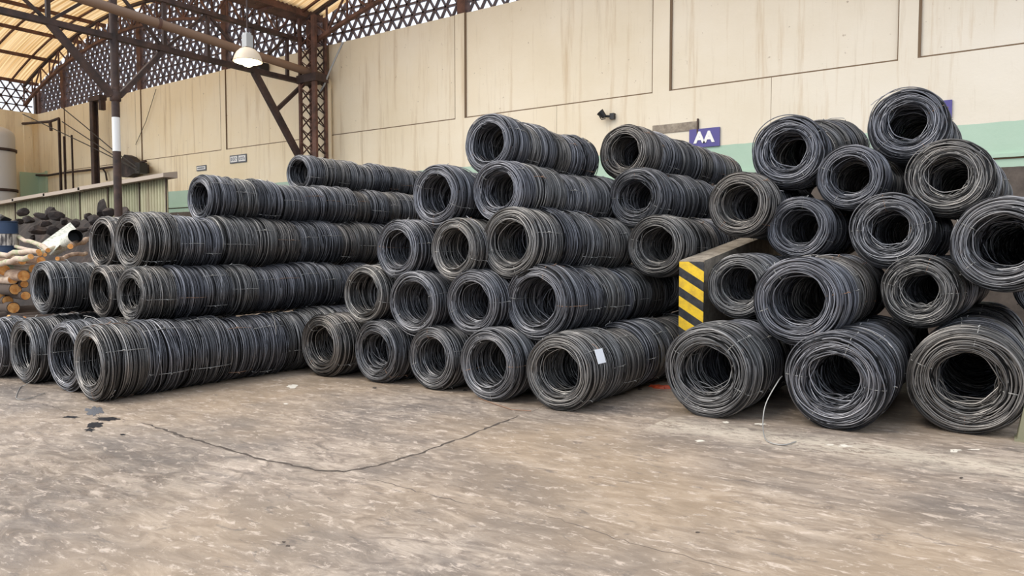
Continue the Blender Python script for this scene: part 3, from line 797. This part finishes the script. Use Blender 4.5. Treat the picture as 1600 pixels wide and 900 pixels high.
# conduit along wall
mb = MB(); mb.tube([PY(28,273,W-.16), PY(75,274,W-.16), PY(100,270,W-.16), PY(145,265,W-.16), PY(190,259,W-.16), PY(228,252,W-.16)], .05, 8)
mb.tube([PY(160,263,W-.1), PY(165,270,W-.12), PY(167,282,W-.12)], .04, 6)
tag(mb.build('wall_pipe', RUST_D), 'dark pipe running along the far wall above the shed', 'pipe')
mb = MB(); mb.tube([PY(12,194,W-.6), PY(40,193,W-.6), PY(78,190,W-.6), PY(92,185,W-.6)], .06, 8)
tag(mb.build('wall_pipe', RUST_D), 'dark pipe on the far wall beside the white tank', 'pipe')
def pole(px, py0, py1, wd, lab, Y=W-.6, nm='steel_pole', bracket=False):
    a = PY(px, py0, Y); t = thing(nm, (a.x, Y, 0), lab, 'pole')
    mb = MB(); mb.box((a.x-wd/2, Y-wd/2, 0), (a.x+wd/2, Y-wd*.3, a.z)); mb.box((a.x-wd*.12, Y-wd*.3, 0), (a.x+wd*.12, Y+wd*.3, a.z)); mb.box((a.x-wd/2, Y+wd*.3, 0), (a.x+wd/2, Y+wd/2, a.z)); mb.build('shaft', RUST_D, t)
    if bracket:
        mb = MB(); mb.box((a.x-.1, Y-.15, a.z-.2), (a.x+wd+.55, Y+.15, a.z)); mb.box((a.x+wd+.35, Y-.1, a.z-.6), (a.x+wd+.55, Y+.1, a.z-.2)); mb.build('bracket', RUST_D, t)
pole(146, 152, 285, .24, 'thick dark steel pole with bracket head near far wall', bracket=True)
pole(92, 186, 290, .09, 'dark pole left of two thin poles on far wall')
pole(100, 213, 290, .07, 'short brown pole between two dark poles at far wall')
pole(112, 211, 290, .06, 'thin brown pole nearest the thick pole at far wall')
mb = MB(); a = PY(78,190,W-.6); b = PY(80,204,W-.6); mb.tube([a, b], .07, 8); tag(mb.build('pipe_stub', RUST_D), 'short dark pipe stub hanging from the far wall pipe', 'pipe')
# tank
tcn = PY(-10, 250, 13.6); rad = 29*depth_of(tcn)/F_PX
tk = thing('storage_tank', (tcn.x, 13.6, 0), 'white domed cylindrical tank at left frame edge', 'tank')
zt_ = PY(-10,212,13.6).z
TK = mat('tank_white', (.55,.53,.5), .5)
mb = MB(); mb.lathe([(rad,0),(rad,zt_)], tcn.x, 13.6, 40); mb.build('shell', TK, tk)
mb = MB(); mb.lathe([(rad*math.cos(a_), zt_+rad*.55*math.sin(a_)) for a_ in [k*math.pi/16 for k in range(9)]], tcn.x, 13.6, 40); mb.build('dome', TK, tk)
for q in (235, 298):
    z = PY(-12,q,13.6).z; mb = MB(); mb.lathe([(rad,z-.06),(rad+.06,z-.06),(rad+.06,z+.06),(rad,z+.06)], tcn.x, 13.6, 40); mb.build('hoop', RUST_D, tk)
# hopper with dark contents
hp = PY(210, 262, 15.7)
hs = thing('chute_hopper', hp, 'dark ragged hopper hanging over the shed roof', 'hopper')
rg = random.Random(3)
def rock_mesh(name, r, seed, sq=(1,1,.75)):
    bm = bmesh.new(); bmesh.ops.create_icosphere(bm, subdivisions=2, radius=r); g = random.Random(seed)
    pl = [(Vector((g.gauss(0,1), g.gauss(0,1), g.gauss(0,1))).normalized(), r*g.uniform(.45,.8)) for _ in range(9)]
    for v in bm.verts:
        for n_, d_ in pl:
            e = v.co.dot(n_) - d_
            if e > 0: v.co -= n_*e
        v.co = Vector((v.co.x*sq[0], v.co.y*sq[1], v.co.z*sq[2])) + Vector((g.gauss(0,1),g.gauss(0,1),g.gauss(0,1)))*r*.025
    me = bpy.data.meshes.new(name); bm.to_mesh(me); bm.free(); me.materials.append(STONE); return me
a, b = PY(194,246,15.7), PY(227,262,15.7)
mb = MB(); zc = PY(205,244,15.7).z; z2 = PY(205,276,15.7).z
P = [PY(*p, 15.7) for p in [(193,262),(194,250),(200,242),(208,245),(216,253),(227,257),(228,270),(214,272),(205,277),(194,277)]]
n = len(P); mb.add([p+Vector((0,-.15,0)) for p in P] + [p+Vector((0,.15,0)) for p in P], [tuple(range(n)), tuple(range(2*n-1,n-1,-1))] + [(i, n+i, n+(i+1)%n, (i+1)%n) for i in range(n)])
mb.build('bin', STONE, hs)
mb = MB(); p = PY(222,263,15.5); mb.box((p.x-.15,15.3,p.z-.2),(p.x+.2,15.6,p.z+.2)); mb.build('motor_box', BLACK, hs)
mb = MB(); mb.bar(hp, (hp.x, W, hp.z), .1, .1); mb.bar(hp+Vector((.3,0,0)), (hp.x+.3, W, hp.z), .06, .06); mb.build('wall_bracket', RUST_D, hs)
# cables
for i, (pts, lab) in enumerate([([(35,178),(60,190),(140,228),(215,266)], 'lowest thin cable sagging from far wall to hopper'),
              ([(97,168),(130,195),(175,233),(214,262)], 'middle thin cable running down to the dark hopper'),
              ([(97,190),(150,225),(192,252),(218,270)], 'short thin cable crossing behind the banded post')]):
    mb = MB(); mb.tube([PY(x, y, 15.2-.1*k/3) for k, (x, y) in enumerate(pts)], .022, 5); tag(mb.build('cable', BLACK), lab, 'cable', 'cables to the hopper')
mb = MB(); mb.tube([PY(244,139,W-.05), PY(228,190,W-.05), PY(212,226,W-.05)], .012, 5); tag(mb.build('cable', BLACK), 'hairline cable hanging on the cream wall right of banded post', 'cable')
mb = MB(); a = PY(405,103,W-.3); mb.box((a.x-.12,W-.35,a.z-.12),(a.x+.12,W-.0,a.z+.12)); mb.box((a.x-.03,W-.5,a.z-.05),(a.x+.1,W-.35,a.z+.08)); tag(mb.build('wall_sensor', BLACK), 'tiny black box on the wall beside the pendant lamp', 'fixture')

# ------------------------------------------------------------------ rubble heap
hy = 10.6
mb = MB(); nx, ny = 60, 20; vs = []; g = random.Random(8)
hxa, hxb = PY(-60,400,hy).x, PY(262,400,hy).x
prof = [(-60,350),(10,348),(40,342),(60,338),(85,334),(105,342),(130,347),(150,340),(175,342),(200,336),(230,345),(262,358)]
for i in range(nx+1):
    px = -60+322*i/nx; pyt = np.interp(px, [p[0] for p in prof], [p[1] for p in prof]); top = PY(px, pyt, hy)
    for j in range(ny+1):
        q = j/ny*2-1; z = max(0, top.z*(1-abs(q)**1.5)) + g.uniform(-.09,.09)*(1-abs(q))
        vs.append((top.x+g.uniform(-.06,.06), hy+q*1.45, z if abs(q) < .99 else 0))
mb.add(vs, [(i*(ny+1)+j, (i+1)*(ny+1)+j, (i+1)*(ny+1)+j+1, i*(ny+1)+j+1) for i in range(nx) for j in range(ny)])
tag(mb.build('rubble_heap', STONE), 'dark heap of crushed scrap in front of the shed', 'rubble heap', kind='stuff')
RM = [rock_mesh('scrap_lump', .5, k, (1.1, 1, .7 if k % 2 else 1.0)) for k in range(5)]
rocks = [(160,334,11,15,'tall brown'),(170,338,9,9,'brown'),(148,352,12,9,'rounded dark'),(138,345,8,9,'small dark'),(195,338,13,8,'low brown'),(186,345,8,6,'flat brown'),(78,337,14,9,'broad dark'),(88,345,13,8,'jagged dark'),(66,344,11,7,'sloping dark'),
         (36,338,8,7,'brown'),(45,350,9,6,'low dark'),(100,352,10,7,'angular dark'),(115,358,10,6,'flat dark'),(128,365,9,6,'small brown'),(60,366,12,8,'black'),(85,368,11,8,'large black'),(50,378,9,7,'dusty'),(105,366,8,5,'wedge-shaped'),(30,352,7,6,'narrow dark'),(215,346,9,6,'far brown'),(72,356,9,5,'slab-like'),(146,366,8,6,'squat')]
where = ['at the heap crest beside the banded post','just right of the tall lump','left of the tall lump','against the shed left of tall lump','behind the banded post','under the banded post','on the left heap crest','right of the left crest','left of the left crest',
         'behind the blue drum','right of the blue drum','between the two crests','above the rolled white sheet','right of the rolled white sheet','left of the white sheet','behind the white sheet','above the pale log','over the top edge of the white sheet','nearest the blue drum lid','at the heap right of the post','below the left crest','just above the left stack']
for i, (px, py, rx, ry, look) in enumerate(rocks):
    p = PY(px, py-6, hy-.55 - .35*(py > 350)); s_ = depth_of(p)/F_PX
    o = bpy.data.objects.new('scrap_lump', RM[i % 5]); C.objects.link(o); o.location = p; g = random.Random(i)
    o.scale = (rx*2*s_*1.05, rx*1.8*s_, ry*2*s_*1.25); o.rotation_euler = (g.uniform(-.2,.2), g.uniform(-.25,.25), g.uniform(0,6.28))
    tag(o, '%s scrap lump %s' % (look, where[i]), 'scrap lump', 'scrap lumps on the heap')

# ------------------------------------------------------------------ logs
BARK = mat('log_bark', (.3,.2,.14), .9); tb = NT(BARK); tb.color(tb.ramp(tb.noise(tb.pos((1,4,4)), 1.6, 7, .7), [(.3, (.11,.07,.05)), (.5, (.29,.19,.13)), (.7, (.48,.36,.26))]))
BARKP = mat('pale_bark', (.5,.4,.3), .85); tb = NT(BARKP); tb.color(tb.ramp(tb.noise(tb.pos((1,3,3)), 1.6, 7, .7), [(.3, (.30,.2,.14)), (.5, (.55,.44,.35)), (.62, (.30,.34,.18)), (.75, (.62,.52,.42))]))
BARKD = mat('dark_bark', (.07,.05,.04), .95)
CUT = mat('fresh_cut_wood', (.72,.33,.08), .7); tb = NT(CUT); tb.color(tb.ramp(tb.noise(tb.pos(), 9, 5, .6), [(.35, (.55,.2,.04)), (.65, (.85,.47,.16))]))
def log(p, q, r, m, lab):
    t = thing('log', p, lab, 'log', 'cut logs behind the left stack'); d = (q-p)
    P = []; g = random.Random(lab); n = 7
    for k in range(n): P.append(p + d*k/(n-1) + Vector((0, g.uniform(-.04,.04), g.uniform(-.03,.03)))*(0 < k < n-1))
    mb = MB(); mb.tube(P, [r*g.uniform(.93,1.05) for _ in range(n)], 14); mb.build('bark', m, t)
    u = d.normalized(); mb = MB(); mb.tube([p-u*.012, p+u*.01], r*.9, 14); mb.build('cut_end', CUT, t)
LYY = 7.0
ends = [(35,408,6,0,'small round log end just under the long pale logs'),(64,407,6.5,0,'log end under the long green-stained log'),(6,422,9,1,'large log end at left frame edge, upper layer'),(37,431,9,0,'large bright log end in the middle of pile'),
        (20,437,7,1,'medium log end between two large ends'),(1,436,6,1,'cut log end cropped by left frame edge'),(10,433,5,1,'tiny log end below the large upper left one'),(24,452,9,2,'large log end with split face, dark bark'),(1,461,6,2,'small log end at left edge, lower layer'),
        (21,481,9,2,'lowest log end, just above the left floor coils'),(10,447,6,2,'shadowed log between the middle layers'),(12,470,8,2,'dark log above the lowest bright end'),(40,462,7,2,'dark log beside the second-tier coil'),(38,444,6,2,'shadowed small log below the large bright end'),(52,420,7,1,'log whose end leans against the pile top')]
for i, (px, py, rp, mi, lab) in enumerate(ends):
    p = PY(px, py, LYY + .02*i); r = rp*depth_of(p)/F_PX; g = random.Random(i)
    log(p, p + Vector((-4.2, g.uniform(.45,.6), g.uniform(-.03,.03))), r, (BARK, BARKP, BARKD)[mi], lab)
def long_log(a, b, rp, m, lab, Ya=6.9, Yb=8.2):
    p = PY(a[0], a[1], Ya); q = PY(b[0], b[1], Yb); log(p, q, rp*depth_of(p)/F_PX, m, lab)
long_log((62,396),(128,374),4.4,BARKP,'long pale log with green stain slanting across pile top', 7.0, 9.0)
long_log((60,393),(-10,399),4,BARKP,'long pale log on pile top leading left', 6.8, 7.1)
long_log((48,401),(-8,414),4.5,BARKP,'pale straight log above the big log ends', 6.7, 6.9)
long_log((90,404),(134,396),3.5,BARK,'split orange log beside third-tier coil', 6.8, 7.8)
long_log((75,391),(22,368),3.6,BARKP,'thin pale log leaning up toward the blue drum', 7.2, 8.0)
long_log((110,385),(140,374),4.5,BARK,'short brown log beside the rolled sheet', 7.4, 8.6)
long_log((70,398),(22,384),3.2,BARKP,'thin pale log below the leaning one', 7.1, 7.8)
# cross bearers under the drum and sheets: packed dark logs
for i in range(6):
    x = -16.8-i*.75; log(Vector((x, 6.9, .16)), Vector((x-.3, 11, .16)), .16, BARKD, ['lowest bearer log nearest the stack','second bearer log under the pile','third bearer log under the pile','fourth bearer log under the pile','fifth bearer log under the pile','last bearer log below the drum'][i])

# ------------------------------------------------------------------ blue drum and rolled sheet
dc = PY(6, 392, 7.6); r_ = .31; z0 = dc.z - .05; hgt = (PY(6,346,7.6).z - z0)
dr = thing('steel_drum', (dc.x, 7.6, z0), 'blue and white steel drum filled with black bag', 'drum')
def band(n_, za_, zb_, m, rr=r_):
    mb = MB(); mb.lathe([(rr, z0+hgt*za_), (rr, z0+hgt*zb_)], dc.x, 7.6, 32); return mb.build(n_, m, dr)
BLUE = mat('drum_blue', (.02,.045,.1), .4); band('lower_band', 0, .22, BLUE); 
DW = mat('drum_white', (.55,.5,.44), .6); td = NT(DW); td.color(td.ramp(td.noise(td.pos((9,9,1.5)), 1.5, 5, .6), [(.5, (.55,.5,.44)), (.62, (.06,.05,.05))]))
band('middle_band', .22, .62, DW); band('upper_band', .62, 1.0, BLUE)
for q in (0.01, .22, .62, .99):
    mb = MB(); mb.tube([(dc.x+(r_+.004)*math.cos(a_), 7.6+(r_+.004)*math.sin(a_), z0+hgt*q) for a_ in [k*2*math.pi/32 for k in range(33)]], .013, 6, 0, False); mb.build('rolling_hoop', BLUE, dr)
me = rock_mesh('black_bag', .3, 44, (1,1,.6)); me.materials.clear(); me.materials.append(BLACK)
o = bpy.data.objects.new('black_bag', me); C.objects.link(o); o.location = (dc.x, 7.6, z0+hgt+.04); o.scale = (.98,.98,.9)
tag(o, 'black plastic bag bulging from the blue drum', 'bag')
SHEET = mat('printed_sheet', (.7,.69,.62), .5); ts = NT(SHEET); ts.color(ts.ramp(ts.noise(ts.pos((5,5,9)), 2.2, 4, .6), [(.52, (.72,.71,.64)), (.6, (.35,.4,.3)), (.66, (.72,.71,.64))]))
rs = thing('rolled_sheet', PY(95,372,7.9), 'white printed sheet rolled into a tube on the logs', 'sheet metal')
A_, B_, C_, D_ = PY(58,386,7.5), PY(110,348,8.6), PY(119,358,8.6), PY(78,399,7.3)
nn = Vector((.01,-.012,.012))
mb = MB(); mb.add([A_,B_,C_,D_,A_+nn,B_+nn,C_+nn,D_+nn], [(0,3,2,1),(4,5,6,7),(0,1,5,4),(1,2,6,5),(2,3,7,6),(3,0,4,7)]); mb.build('flat_flap', SHEET, rs)
e = PY(118,369,7.6); f_ = PY(86,390,8.3); ax = (f_-e); r0 = 10.5*depth_of(e)/F_PX
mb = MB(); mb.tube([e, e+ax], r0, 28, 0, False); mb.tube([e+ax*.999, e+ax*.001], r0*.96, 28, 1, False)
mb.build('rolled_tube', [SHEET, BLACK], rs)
mb = MB(); mb.tube([e+ax*.15, e+ax*.16], r0*.95, 28); mb.build('hollow_shade', BLACK, rs)  # black disc and lining paint the shade in the tube's hollow

def smooth(P, n=8):
    Q = [P[0]] + list(P) + [P[-1]]; out = []
    for i in range(1, len(Q)-2):
        for k in range(n):
            t = k/n; a, b, c, d = Q[i-1], Q[i], Q[i+1], Q[i+2]
            out.append(.5*((2*b) + (c-a)*t + (2*a-5*b+4*c-d)*t*t + (3*b-a-3*c+d)*t**3))
    out.append(P[-1]); return [Vector((v.x, v.y, max(v.z, .006))) for v in out]
# ------------------------------------------------------------------ small things on the floor
mb = MB(); 
mb.tube(smooth([PZ(1244,690,.01), PZ(1225,695,.01), PZ(1205,692,.01), PZ(1195,684,.02), PY(1192,660,7.0), PY(1197,630,7.15), PY(1215,597,7.3), PY(1222,588,7.5)]), .0055, 6)
tag(mb.build('loose_wire', TIE), 'loose bright wire curling onto the floor between right stack coils', 'wire')
mb = MB(); mb.tube(smooth([PZ(70,614,.01), PZ(50,621,.01), PZ(34,624,.01), PZ(25,621,.012), PY(34,606,3.98), PY(52,592,4.02), PY(62,575,4.08)]), .004, 6)
tag(mb.build('loose_wire', TIE), 'loose wire trailing to the floor at the left stack foot', 'wire')
mb = MB(); mb.tube([PZ(830,642,.01), PZ(800,640,.01), PZ(770,630,.012), PZ(748,622,.01)], .005, 6)
tag(mb.build('loose_wire', TIE_RUST), 'short wire lying at the foot of the middle stack', 'wire')
mb = MB(); p = PZ(1030,606,.0); g = random.Random(5)
n = 14; top = []; bot = []
for k in range(n):
    a_ = 2*math.pi*k/n; q = g.uniform(.6,1.2); bot.append((p.x+.16*math.cos(a_)*q, p.y+.07*math.sin(a_)*q, .001)); top.append((p.x+.12*math.cos(a_)*q, p.y+.05*math.sin(a_)*q, .02+.02*g.random()))
mb.add(bot+top, [tuple(range(n,2*n))]+[(k,(k+1)%n,n+(k+1)%n,n+k) for k in range(n)])
tag(mb.build('red_scrap', mat('red_plastic', (.5,.07,.02), .5)), 'crumpled orange red scrap beside the rightmost middle floor row', 'scrap')
pp = PZ(1591,690,.0)
pq = thing('wooden_stake', (pp.x+.08, pp.y, 0), 'worn olive stake at the right frame edge by the coil', 'stake')
mb = MB(); mb.add([(pp.x-.01,pp.y,0),(pp.x+.2,pp.y+.05,0),(pp.x+.18,pp.y+.2,0),(pp.x-.02,pp.y+.16,0),(pp.x+.03,pp.y+.02,.30),(pp.x+.2,pp.y+.06,.34),(pp.x+.18,pp.y+.18,.34),(pp.x+.03,pp.y+.15,.31)], [(0,3,2,1),(4,5,6,7),(0,1,5,4),(1,2,6,5),(2,3,7,6),(3,0,4,7)])
SK = mat('olive_wood', (.2,.19,.12), .8); mb.build('shaft', SK, pq)
mb = MB(); mb.box((pp.x-.03,pp.y-.01,0),(pp.x+.22,pp.y+.2,.02)); mb.build('foot', SK, pq)
